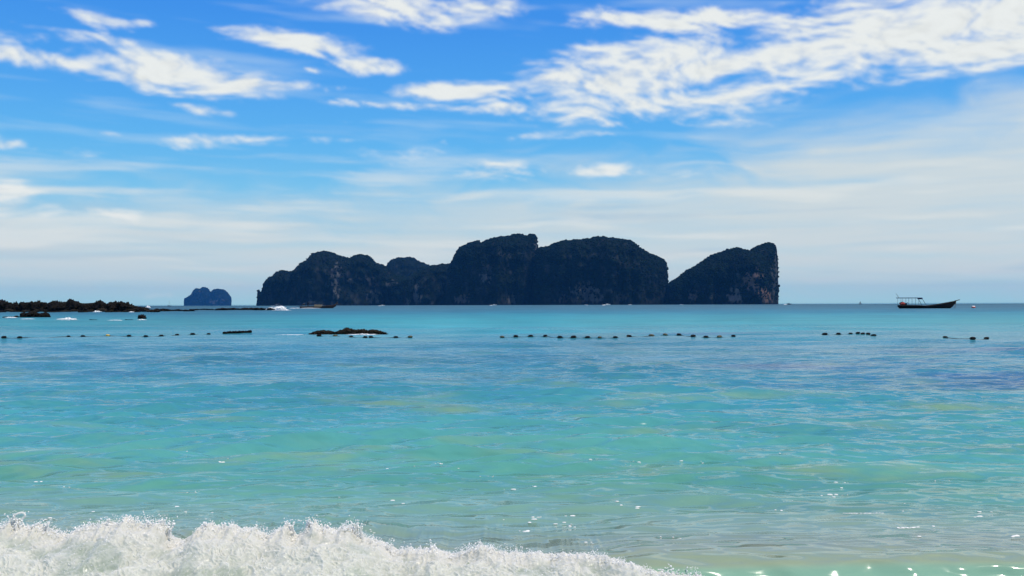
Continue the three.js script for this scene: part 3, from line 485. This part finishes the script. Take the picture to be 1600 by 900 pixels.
// white water breaking on the rocks
const surfMat = std(linear(0.86, 0.88, 0.88), 0.6);
function surf(label, px, py, wpx, hpx, seed, spray = 0, lean = 0) {
  const base = onSea(px, py), mpp = -base.z / F, w = wpx * mpp / 2, h = hpx * mpp, g = new THREE.SphereGeometry(1, 72, 24, 0, Math.PI * 2, 0, Math.PI / 2), p = g.attributes.position;
  for (let i = 0; i < p.count; i++) {
    const x = p.getX(i), y = p.getY(i), z = p.getZ(i), k = 1 + 0.45 * noise(x * 3 + seed, y * 3, z * 3) + 0.25 * noise(x * 8, y * 8 + seed, z * 8), hh = Math.max(0, y) * (0.55 + 0.9 * Math.abs(noise(x * 2.4 + seed, 3.3, 0)) + 0.4 * noise(x * 9, seed, 1)) * (1 + lean * x);
    p.setXYZ(i, x * w * k, hh * h - 0.01, z * Math.min(w * 0.4, 0.6 + h) * k);
  }
  g.computeVertexNormals();
  const o = thing('surf_foam', base); part('foam_mound', g, surfMat, o);
  if (spray) {
    const r = rng(seed * 10 + 1), M = new THREE.Matrix4(), Q = new THREE.Quaternion(), P = new THREE.Vector3(), S = new THREE.Vector3(), m = new THREE.InstancedMesh(new THREE.IcosahedronGeometry(1, 1), surfMat, spray);
    for (let i = 0; i < spray; i++) { const u = (r() * 2 - 1), f = r() ** 1.6; m.setMatrixAt(i, M.compose(P.set(u * w * 1.05, f * h * 1.5 * (1 - u * u) * (1 + lean * u), (r() - 0.5) * 1.2), Q, S.setScalar(mpp * (0.12 + 0.4 * r() * (1 - f))))); }
    m.name = 'spray'; m.userData.kind = 'stuff'; o.add(m);
  }
  return tag(o, label, 'foam', 'white water breaking on the rocks');
}
surf('tall white splash of surf at the outer tip of the low reef', 430, 484.5, 34, 6, 3.1, 500, 0.6);
surf('thin line of white foam beyond the tip of the low reef', 440, 485.0, 26, 1.3, 4.2);
surf('white breaker curling in front of the left reef', 104, 500, 30, 4, 5.3, 150, 0.3);
surf('low foam at the left foot of the square dark rock', 17, 496.6, 18, 1.8, 6.4);
surf('low foam streak between the white breaker and the single black rock', 180, 500.6, 22, 1.2, 7.5);
surf('foam at the foot of the long reef, right of its highest lumps', 152, 487.7, 12, 2.6, 8.6);
surf('small white splash thrown up behind the right end of the long reef', 231.5, 481.0, 7, 4, 9.7, 60);
surf('foam line running left from the jagged rock ridge', 452, 523, 44, 1.0, 10.8);
surf('foam washing through the gap of the jagged rock ridge', 527, 521.5, 16, 3.4, 11.9);
surf('foam arc along the front of the jagged rock ridge', 565, 522.8, 48, 2.0, 12.4);
surf('foam where the single black rock meets the water', 222, 499.8, 13, 1.2, 14.4);
surf('small foam patch at the foot of the long reef near its thin right end', 206, 487.9, 9, 1.5, 15.4);
surf('foam streak trailing under the square dark rock', 44, 498.6, 20, 1.2, 16.4);

// ---------------------------------------------------------------- the line of floats
const darkFloat = new THREE.MeshPhysicalMaterial({ color: linear(0.007, 0.007, 0.008), roughness: 0.8, specularIntensity: 0.3 }), oliveFloat = std(linear(0.07, 0.06, 0.022), 0.6), yellowFloat = std(linear(0.62, 0.42, 0.08), 0.55), ropeMat = std(linear(0.03, 0.04, 0.04), 0.9), tieMat = std(linear(0.05, 0.045, 0.04), 0.9);
const floatShape = mergeVertices(new THREE.LatheGeometry([[0.0001, -0.15], [0.045, -0.148], [0.075, -0.12], [0.088, -0.05], [0.09, 0], [0.088, 0.05], [0.075, 0.12], [0.045, 0.148], [0.0001, 0.15]].map((q) => new THREE.Vector2(...q)), 18).rotateZ(Math.PI / 2));
function makeFloat(m) {
  const g = new THREE.Group(); part('float_body', floatShape, m, g);
  for (const s of [-1, 1]) part('rope_eye', new THREE.TorusGeometry(0.022, 0.008, 6, 12).translate(s * 0.165, 0, 0), tieMat, g);
  return g;
}
const protoFloat = makeFloat(darkFloat);
const floats = [
  ['dark float left of the flat rock slab', 'from the left edge', [[6, 527.3], [31, 527.5], [107, 525.8, .7], [129.6, 525.6], [168.6, 524.4, 1.15, 'y'], [201.5, 525.2, 1.2], [228, 525.8, 1.05], [252, 524.8, 1.05], [276.5, 523.4], [301, 522.4, 1.25], [326, 522, .9]]],
  ['float by the jagged rock ridge or just right of it', 'from left', [[498.5, 524.8, 1.2], [524, 524.6, 1.05, 'o'], [548.6, 526.2, .8], [571, 527.2], [579.5, 527.2], [618.5, 527.2, 1.1], [641, 527, 1.0, 'o']]],
  ['dark float of the row below the big island', 'from the left end', [[784.5, 527, .9, 'o'], [806, 526], [829, 525.4, 1.15], [852, 525.4, .8], [875, 527.2, 1.15], [896, 527.2, 1.15], [918, 527.2, 1.05], [937, 527.6, .6, 'o'], [961.5, 527.2, .9], [983, 526, 1.15], [1018, 524.6, 1.35, 'o'], [1039.5, 523.4, 1.05, 'o'], [1061, 523.6, 1.1], [1083, 525.8, 1.2], [1103, 526.8, 1.0], [1124, 526.6, 1.1, 'o'], [1146, 525.6, .85]]],
  ['dark float of the short cluster under the sailing boat', 'from the left', [[1288.7, 523, 1.3], [1310, 522.2, .95], [1329, 521.2, .75], [1340.5, 521, .9], [1348, 521.8, 1.05], [1356.5, 522.4, 1.05], [1365, 524.2, 1.15]]],
  ['dark float below the anchored longtail boat', 'of three from the left', [[1477, 527.2, .95], [1520, 529.4, 1.15], [1541.5, 529.6, 1.15]]],
];
const ORD = ['first', 'second', 'third', 'fourth', 'fifth', 'sixth', 'seventh', 'eighth', 'ninth', 'tenth', 'eleventh', 'twelfth', 'thirteenth', 'fourteenth', 'fifteenth', 'sixteenth', 'seventeenth'];
{
  const r = rng(55); let first = true; const ropes = ['left of the flat rock slab', 'past the jagged rock ridge', 'across the open water below the big island', 'under the sailing boat', 'below the anchored longtail boat'];
  floats.forEach(([label, from, list], s) => {
    const pts = [];
    list.forEach(([px, py, k = 1, tone], i) => {
      const p = onSea(px, py + 0.8), o = first ? protoFloat : protoFloat.clone(); first = false;
      o.name = numbered('float'); o.position.set(p.x, p.y + 0.02 + 0.02 * r(), p.z); o.scale.set(0.50 * (0.35 + 0.65 * k), 0.48 * (0.35 + 0.65 * k), 0.7); o.rotation.set((r() - 0.5) * 0.3, (r() - 0.5) * 1.1, (r() - 0.5) * 0.25);
      const m = tone === 'y' ? yellowFloat : tone === 'o' ? oliveFloat : darkFloat;
      o.children[0].material = m; scene.add(o);
      const lab = tone === 'y' ? 'yellow float, the only bright one, on the rope left of the flat rock slab' : `${tone === 'o' ? label.replace(/^dark float|^float/, 'olive yellow float') : label.replace(/^float/, 'dark float')}, ${ORD[i]} ${from}`;
      tag(o, lab, 'float', 'floats of the swimming area line');
      pts.push([p.x, p.y + 0.012, p.z]);
    });
    const rope = new THREE.Mesh(tube(pts.flatMap((p, i) => i ? [[(p[0] + pts[i - 1][0]) / 2, (p[1] + pts[i - 1][1]) / 2 - 0.02, (p[2] + pts[i - 1][2]) / 2], p] : [p]), 0.012, pts.length * 12, 5), ropeMat);
    rope.name = numbered('float_rope'); rope.castShadow = true; scene.add(rope); tag(rope, `dark rope holding the floats ${ropes[s]}`, 'rope', 'ropes of the float line');
  });
}

// ---------------------------------------------------------------- boats
const hullDark = new THREE.MeshPhysicalMaterial({ color: linear(0.006, 0.005, 0.005), roughness: 0.7, specularIntensity: 0.25 }), hullTrim = std(linear(0.06, 0.02, 0.012), 0.5), woodDark = std(linear(0.035, 0.022, 0.014), 0.7), steelDark = std(linear(0.03, 0.035, 0.045), 0.5, { metalness: 0.3 }), canvasBlue = std(linear(0.012, 0.03, 0.10), 0.8), redCloth = std(linear(0.42, 0.04, 0.025), 0.7), tanCloth = std(linear(0.28, 0.22, 0.14), 0.85), whitePaint = std(linear(0.8, 0.8, 0.78), 0.4), glassDark = std(linear(0.02, 0.03, 0.04), 0.1), ropeTan = std(linear(0.12, 0.10, 0.07), 0.9);
// an open hull lofted through stations [x, keel y, gunwale y, half beam at the gunwale]
function hullShape(stations, floor = 0.25) {
  const S = [], N = 60, xs = stations.map((s) => s[0]), f = [1, 2, 3].map((c) => { const cr = new THREE.CatmullRomCurve3(stations.map((s) => new THREE.Vector3(s[0], s[c], 0)), false, 'centripetal'); const pts = cr.getPoints(300).map((p) => [p.x, p.y]); return curve(pts); });
  for (let i = 0; i <= N; i++) {
    const x = lerp(xs[0], xs[xs.length - 1], i / N), k = f[0](x), g = f[1](x), b = Math.max(0.02, f[2](x)), d = g - k, fl = Math.max(k + 0.08, Math.min(g - 0.1, floor)), bi = Math.max(0.008, b - 0.05);
    S.push([[b, g], [b * 0.97, g - d * 0.3], [b * 0.8, k + d * 0.3], [b * 0.4, k + d * 0.06], [0, k], [-b * 0.4, k + d * 0.06], [-b * 0.8, k + d * 0.3], [-b * 0.97, g - d * 0.3], [-b, g], [-bi, g + 0.01], [-bi * 0.85, fl], [bi * 0.85, fl], [bi, g + 0.01]].map(([z, y]) => [x, y, z]));
  }
  const n = S[0].length, pos = [], idx = [];
  for (const s of S) for (const p of s) pos.push(...p);
  for (let i = 0; i < N; i++) for (let j = 0; j < n; j++) { const a = i * n + j, b = i * n + (j + 1) % n, c = a + n, d = b + n; idx.push(a, b, d, a, d, c); }
  for (const [o, flip] of [[0, 0], [N * n, 1]]) for (let j = 1; j < n - 1; j++) flip ? idx.push(o, o + j, o + j + 1) : idx.push(o, o + j + 1, o + j);
  let g = new THREE.BufferGeometry(); g.setAttribute('position', new THREE.Float32BufferAttribute(pos, 3)); g.setIndex(idx); g = g.toNonIndexed(); g.computeVertexNormals(); return g;
}
// the anchored longtail on the right
{
  const p = onWater(1446, 481.9), k = -p.z / F, X = (px) => (px - 1446) * k, Y = (py) => (481.7 - py) * k;
  const b = thing('longtail_boat', p, 0.10);
  tag(b, 'dark anchored longtail boat with bare canopy frame and upswept bow', 'boat');
  const st = [[X(1402.5), 0.25, Y(476.4), 0.62], [X(1405), -0.2, Y(476.4), 0.78], [X(1415), -0.3, Y(476.4), 0.98], [X(1433), -0.35, Y(476.7), 1.1], [X(1447), -0.35, Y(477.4), 1.1], [X(1460), -0.35, Y(475.9), 1.0], [X(1473), -0.32, Y(474), 0.8], [X(1484), -0.22, Y(472), 0.5], [X(1490), 0.35, Y(470.8), 0.3], [X(1496), 1.35, Y(469.8), 0.08]];
  part('hull', hullShape(st, 0.3), hullDark, b);
  part('rub_rail', mergeGeometries([-1, 1].map((s) => tube(st.map((q) => [q[0], q[2] - 0.04, s * (q[3] + 0.02)]), 0.05, 60, 6))), woodDark, b);
  part('bow_post', mergeGeometries([rod([X(1494), Y(470.3), 0], [X(1502), Y(468.3), 0], 0.13, 0.07), rod([X(1500.5), Y(468.7), 0], [X(1502.3), Y(468.3), 0], 0.10, 0.12)]), woodDark, b);
  part('canopy', box(X(1436) - X(1401), 0.17, 1.7, X(1418.5), Y(465.3), 0), canvasBlue, b);
  part('canopy_roll', new THREE.CylinderGeometry(0.22, 0.22, 1.8, 14).rotateX(Math.PI / 2).translate(X(1437.3), Y(466.1), 0), canvasBlue, b);
  for (const px of [1403.5, 1411.5, 1421.5, 1432.5]) for (const s of [-1, 1]) part('post', rod([X(px), Y(477.5), s * 0.85], [X(px), Y(465.4), s * 0.8], 0.035), steelDark, b);
  for (const s of [-1, 1]) part('brace', rod([X(1444.5 + s * 0.8), Y(477.6), s * 0.9], [X(1437 + s * 0.5), Y(465.8), s * 0.75], 0.05), steelDark, b);
  part('stern_pole', rod([X(1402), Y(465), 0.3], [X(1396.8), Y(457.8), 0.3], 0.05, 0.03), woodDark, b);
  part('red_bundle', (() => { const g = new THREE.SphereGeometry(1, 24, 16), q = g.attributes.position; for (let i = 0; i < q.count; i++) { const v = [q.getX(i), q.getY(i), q.getZ(i)], n = 1 + 0.3 * noise(v[0] * 2.2, v[1] * 2.2, v[2] * 2.2); q.setXYZ(i, v[0] * 0.68 * n, v[1] * 0.42 * n, v[2] * 0.6 * n); } g.computeVertexNormals(); return g.translate(X(1407.5), Y(474.2), 0.25); })(), redCloth, b);
  const eng = part('engine', mergeGeometries([new THREE.SphereGeometry(0.42, 14, 10).scale(1, 0.8, 0.7).translate(X(1413.5), Y(475), 0), rod([X(1414), Y(475), 0], [X(1417), Y(472.4), 0.1], 0.07)].map((g) => g.toNonIndexed())), steelDark, b);
  part('propeller_shaft', rod([X(1406), Y(476.6), -0.2], [X(1400.8), Y(478.6), -0.4], 0.05), steelDark, eng);
  part('thwart', box(0.3, 0.06, 1.9, X(1455), Y(477.2), 0), woodDark, b);
  part('anchor_rope', tube([[X(1496.5), Y(470.5), 0], [X(1495.6), Y(475), 0.1], [X(1493.6), Y(481.9), 0.2]], 0.035, 12, 5), ropeTan, b);
  part('anchor_rope', tube([[X(1495.5), Y(471), 0.02], [X(1494.2), Y(476.3), 0.15], [X(1491.2), Y(481.9), 0.3]], 0.03, 12, 5), ropeTan, b);
  part('tassel', mergeGeometries([rod([X(1495.4), Y(471.6), 0], [X(1495.1), Y(475.4), 0], 0.13, 0.05), rod([X(1494.8), Y(471.6), 0.05], [X(1494.6), Y(474.3), 0.05], 0.10, 0.04)]), hullTrim, b);
}
// one continuous figure from tapered capsules
function figure(bones, res = 44, half = 1.0) {
  const mc = new MarchingCubes(res, new THREE.MeshBasicMaterial(), false, false, 40000), f = mc.field;
  const B = bones.map(([a, b, r1, r2]) => [new THREE.Vector3(...a), new THREE.Vector3(...b), r1, r2]), q = new THREE.Vector3(), ab = new THREE.Vector3(), aq = new THREE.Vector3();
  for (let z = 0; z < res; z++) for (let y = 0; y < res; y++) for (let x = 0; x < res; x++) {
    q.set((x - res / 2) / (res / 2) * half, (y - res / 2) / (res / 2) * half, (z - res / 2) / (res / 2) * half); let e = 0;
    for (const [a, b, r1, r2] of B) { ab.subVectors(b, a); aq.subVectors(q, a); const t = clamp(aq.dot(ab) / Math.max(ab.lengthSq(), 1e-6), 0, 1), d = aq.addScaledVector(ab, -t).length() - lerp(r1, r2, t); e += Math.exp(-d * 42); }
    f[x + y * res + z * res * res] = Math.log(Math.max(e, 1e-30)) / 42;
  }
  mc.isolation = 0; mc.update();
  const n = mc.count ?? mc.geometry.drawRange.count, g = new THREE.BufferGeometry();
  g.setAttribute('position', new THREE.BufferAttribute(mc.positionArray.slice(0, n * 3).map((v) => v * half), 3)); g.setAttribute('normal', new THREE.BufferAttribute(mc.normalArray.slice(0, n * 3), 3));
  return g;
}
{
  const p = onWater(498, 481.6), k = -p.z / F, X = (px) => (px - 498) * k, Y = (py) => (481.4 - py) * k;
  const b = thing('longtail_boat', p, 0.06);
  tag(b, 'longtail boat under way with standing boatman before the big island', 'boat');
  const st = [[X(469), 0.1, Y(478.5), 0.5], [X(472), -0.25, Y(478.4), 0.75], [X(482), -0.35, Y(478.3), 1.0], [X(495), -0.35, Y(478.1), 1.05], [X(508), -0.35, Y(477.6), 0.95], [X(517), -0.28, Y(476.9), 0.65], [X(521), 0.15, Y(476.2), 0.4], [X(525), 1.0, Y(475), 0.08]];
  part('hull', hullShape(st, 0.25), std(linear(0.018, 0.008, 0.006), 0.6), b);
  part('rub_rail', mergeGeometries([-1, 1].map((s) => tube(st.map((q) => [q[0], q[2] - 0.02, s * (q[3] + 0.03)]), 0.06, 50, 6))), std(linear(0.07, 0.045, 0.03), 0.6), b);
  part('prow_post', mergeGeometries([rod([X(522.6), Y(477.4), 0], [X(525.2), Y(474), 0], 0.22, 0.16), rod([X(525.2), Y(474), 0], [X(527.6), Y(471.4), 0], 0.16, 0.22)]), woodDark, b);
  part('tassel', mergeGeometries([rod([X(524.6), Y(475.2), 0], [X(524.4), Y(479.2), 0], 0.16, 0.07), rod([X(526.3), Y(474.4), 0], [X(528), Y(475.4), 0], 0.10, 0.08)]), hullTrim, b);
  part('canopy', box(X(492) - X(482), 0.08, 1.9, X(487), Y(471.6), 0), std(linear(0.12, 0.16, 0.24), 0.7), b);
  for (const px of [482.6, 491.6]) for (const s of [-1, 1]) part('post', rod([X(px), Y(479.4), s * 0.85], [X(px), Y(471.6), s * 0.85], 0.04), steelDark, b);
  part('side_cloth', box(X(503) - X(491.6), Y(475.8) - Y(478.9), 0.06, X(497.3), Y(477.4), 1.09), tanCloth, b);
  const eng = part('engine', mergeGeometries([box(1.0, 0.7, 0.7, X(474.2), Y(475.9), 0), new THREE.SphereGeometry(0.42, 12, 10).translate(X(475.2), Y(474.8), 0).toNonIndexed()].map((g) => (g.index ? g.toNonIndexed() : g))), steelDark, b);
  part('propeller_shaft', rod([X(472.5), Y(477.2), 0], [X(456.5), Y(480.8), 0.2], 0.08, 0.05), steelDark, eng);
  part('wake_foam', (() => { const g = new THREE.SphereGeometry(1, 60, 10), q = g.attributes.position; for (let i = 0; i < q.count; i++) { const x = q.getX(i), n = 1 + 0.6 * noise(x * 9, 0.5, q.getZ(i) * 3); q.setXYZ(i, X(485) + x * (X(502) - X(485)) * 1.0, Math.max(-0.05, q.getY(i)) * 0.12 * n, 1.15 + q.getZ(i) * 0.5 * n); } g.computeVertexNormals(); return g; })(), surfMat, b);
  part('wake_foam', (() => { const g = new THREE.SphereGeometry(1, 40, 10), q = g.attributes.position; for (let i = 0; i < q.count; i++) { const x = q.getX(i), n = 1 + 0.5 * noise(x * 7, 4.5, q.getZ(i) * 3); q.setXYZ(i, X(461) + x * 2.2, Math.max(-0.05, q.getY(i)) * 0.15 * n, 0.3 + q.getZ(i) * 0.6 * n); } g.computeVertexNormals(); return g; })(), surfMat, b);
  // people
  const skin = linear(0.10, 0.055, 0.035);
  const stand = figure([[[0, 0.74, 0], [0, 0.80, 0.01], 0.10, 0.095], [[0, 0.56, 0], [0, 0.72, 0], 0.05, 0.05], [[-0.15, 0.50, 0], [0.15, 0.50, 0], 0.075, 0.075], [[0, 0.08, 0], [0, 0.46, 0], 0.14, 0.16], [[-0.09, 0.02, 0], [-0.11, -0.42, 0.03], 0.095, 0.065], [[-0.11, -0.42, 0.03], [-0.12, -0.84, -0.02], 0.062, 0.042], [[0.09, 0.02, 0], [0.11, -0.42, 0.02], 0.095, 0.065], [[0.11, -0.42, 0.02], [0.12, -0.84, -0.03], 0.062, 0.042], [[-0.12, -0.86, -0.02], [-0.12, -0.88, 0.14], 0.045, 0.035], [[0.12, -0.86, -0.03], [0.12, -0.88, 0.13], 0.045, 0.035], [[-0.2, 0.49, 0], [-0.27, 0.22, 0.03], 0.055, 0.045], [[-0.27, 0.22, 0.03], [-0.30, -0.02, 0.12], 0.042, 0.032], [[0.2, 0.49, 0], [0.26, 0.24, 0.08], 0.055, 0.045], [[0.26, 0.24, 0.08], [0.22, 0.10, 0.30], 0.042, 0.032]], 64);
  const local = (x, y, z) => new THREE.Vector3(x, y, z).applyAxisAngle(new THREE.Vector3(0, 1, 0), 0.06).add(p);
  const man = thing('person', local(X(481.2), 0.85, 0.1), 1.4); tag(man, 'boatman in dark clothes standing at the stern of the moving longtail boat', 'person');
  part('body', stand.translate(0, 0.92, 0), new THREE.MeshPhysicalMaterial({ color: linear(0.006, 0.005, 0.006), roughness: 0.9, specularIntensity: 0.2 }), man);
  part('stern_deck', box(X(486) - X(470.5), 0.06, 1.2, X(478), 0.80, 0), woodDark, b);
  const sit = figure([[[0, 0.62, 0], [0, 0.68, 0.01], 0.10, 0.095], [[0, 0.46, 0], [0, 0.6, 0], 0.05, 0.05], [[-0.15, 0.38, 0], [0.15, 0.38, 0], 0.075, 0.075], [[0, -0.05, 0], [0, 0.34, 0], 0.14, 0.16], [[-0.09, -0.08, 0], [-0.11, -0.06, 0.42], 0.095, 0.07], [[-0.11, -0.06, 0.42], [-0.11, -0.48, 0.44], 0.065, 0.045], [[0.09, -0.08, 0], [0.11, -0.06, 0.42], 0.095, 0.07], [[0.11, -0.06, 0.42], [0.11, -0.48, 0.44], 0.065, 0.045], [[-0.2, 0.37, 0], [-0.24, 0.1, 0.08], 0.055, 0.045], [[-0.24, 0.1, 0.08], [-0.14, 0.03, 0.32], 0.042, 0.034], [[0.2, 0.37, 0], [0.24, 0.1, 0.08], 0.055, 0.045], [[0.24, 0.1, 0.08], [0.14, 0.03, 0.32], 0.042, 0.034]], 52);
  [[493.8, 'nearest the canopy', 0.30], [498.6, 'in the middle of the three', 0.22], [503.2, 'nearest the bow', 0.26]].forEach(([px, where, t]) => { const s = thing('person', local(X(px), 0.70, 0.3), 1.5); tag(s, `passenger in light top seated in the moving longtail boat, ${where}`, 'person', 'passengers of the moving longtail boat'); part('body', sit.clone().translate(0, 0.18, 0), std(linear(t, t * 0.93, t * 0.85), 0.8), s); });
  for (const px of [493.8, 498.6, 503.2]) part('thwart', box(0.42, 0.08, 1.9, X(px), 0.72, 0), woodDark, b);
}
// the moored ball
{
  const p = onWater(1521, 481.2), o = thing('mooring_buoy', p); tag(o, 'round red and white mooring buoy right of the anchored longtail boat', 'buoy');
  part('buoy_body', new THREE.SphereGeometry(0.5, 28, 18).scale(1, 0.85, 1).translate(0, 0.16, 0), std(linear(0.55, 0.10, 0.06), 0.4), o);
  part('white_cap', new THREE.SphereGeometry(0.505, 28, 10, 0, Math.PI * 2, 0, 1.05).scale(1, 0.86, 1).translate(0, 0.163, 0), whitePaint, o);
  part('mooring_ring', new THREE.TorusGeometry(0.10, 0.03, 8, 16).translate(0, 0.68, 0), steelDark, o);
}
// far boats
function speedboat(label, px, dist, len, turn, white = true) {
  const p = atDepth(px, horizon(px), dist); p.y = 0;
  const b = thing('motor_boat', p, turn), L = len / 2, k = len / 9;
  part('hull', hullShape([[-L, -0.1 * k, 0.9 * k, 1.1 * k], [-L * 0.4, -0.2 * k, 0.95 * k, 1.35 * k], [L * 0.3, -0.1 * k, 1.1 * k, 1.2 * k], [L * 0.75, 0.35 * k, 1.3 * k, 0.7 * k], [L, 1.1 * k, 1.45 * k, 0.06]], 0.4 * k), white ? whitePaint : std(linear(0.10, 0.13, 0.16), 0.5), b);
  part('cabin', box(len * 0.3, 0.9 * k, 1.7 * k, -len * 0.02, 1.35 * k, 0), white ? whitePaint : std(linear(0.10, 0.13, 0.16), 0.5), b);
  part('roof', box(len * 0.42, 0.12 * k, 1.9 * k, -len * 0.04, 2.15 * k, 0), white ? std(linear(0.6, 0.62, 0.62), 0.5) : std(linear(0.12, 0.15, 0.18), 0.5), b);
  for (const [sx, sz] of [[-1, -1], [-1, 1], [1, -1], [1, 1]]) part('roof_post', rod([-len * 0.04 + sx * len * 0.17, 1.0 * k, sz * 0.8 * k], [-len * 0.04 + sx * len * 0.17, 2.15 * k, sz * 0.8 * k], 0.06 * k), steelDark, b);
  part('windscreen', box(0.08 * k, 0.45 * k, 1.5 * k, len * 0.135, 1.5 * k, 0), glassDark, b);
  part('wake_foam', new THREE.SphereGeometry(1, 24, 10).scale(len * 0.34, 0.55 * k, 1.6 * k).translate(-len * 0.55, 0, 0), surfMat, b);
  return tag(b, label, 'boat');
}
speedboat('tiny white motor boat below the left cliffs, right of the moving longtail', 597.5, 1500, 7.5, 0.4);
speedboat('white motor boat below the highest peak of the big island', 772, 1900, 10, 0.1);
speedboat('tiny pale boat below the broad middle massif, left of the larger white one', 915, 2300, 6.5, 2.9);
speedboat('largest white motor boat at the foot of the broad middle massif', 949, 1800, 12, 0.25);
speedboat('faint pale boat at the foot of the massif, right of the largest white one', 985, 2500, 7, 0.3);
speedboat('tiny pale boat below the gap before the right cliff block', 1064, 2600, 7, 3.0);
speedboat('grey blue motor yacht on the horizon just right of the big island', 1232.5, 2100, 13, 0.1, false);
// boats under mast and sail on the horizon
function sailer(label, px, dist, len, mast, sails) {
  const p = atDepth(px, horizon(px), dist); p.y = 0;
  const b = thing('sailing_boat', p, 0.3), L = len / 2;
  part('hull', hullShape([[-L, 0.2, 1.3, 0.9], [-L * 0.4, -0.3, 1.2, 1.5], [L * 0.3, -0.3, 1.3, 1.3], [L * 0.8, 0.4, 1.7, 0.5], [L, 1.3, 1.9, 0.05]], 0.6), std(linear(0.05, 0.07, 0.10), 0.6), b);
  part('mast', rod([0, 0.6, 0], [0, mast, 0], 0.16, 0.08), steelDark, b);
  part('boom', rod([0, 2.2, 0], [-L * 0.9, 2.3, 0.2], 0.1), steelDark, b);
  part('cabin', box(len * 0.3, 0.9, 1.5, -len * 0.1, 1.5, 0), std(linear(0.12, 0.15, 0.2), 0.6), b);
  if (sails) {
    const sheet = (pts) => { const s = new THREE.Shape(pts.map((q) => new THREE.Vector2(...q))); return new THREE.ExtrudeGeometry(s, { depth: 0.05, bevelEnabled: false }); };
    part('sail', sheet([[-0.3, 2.5], [-L * 0.85, 2.6], [-0.3, mast * 0.95]]), std(linear(0.16, 0.15, 0.22), 0.9), b);
    part('sail', sheet([[0.3, mast * 0.9], [L * 0.35, 2.0], [0.3, 2.0]]), std(linear(0.10, 0.12, 0.18), 0.9), b);
  } else for (const s of [-1, 1]) part('stay', rod([0, mast * 0.95, 0], [s * L * 0.95, 1.5, 0], 0.05), steelDark, b);
  return tag(b, label, 'boat');
}
sailer('small dark sailing boat alone on the horizon left of the anchored longtail', 1344.5, 2400, 9, 7.5, true);
sailer('faint bare masted yacht on the horizon left of the small hazy island', 264.5, 2300, 9, 13, false);

// ---------------------------------------------------------------- the air between
scene.fog = new THREE.FogExp2(linear(0.07, 0.39, 1.0), 0.000025);

renderer.render(scene, camera);
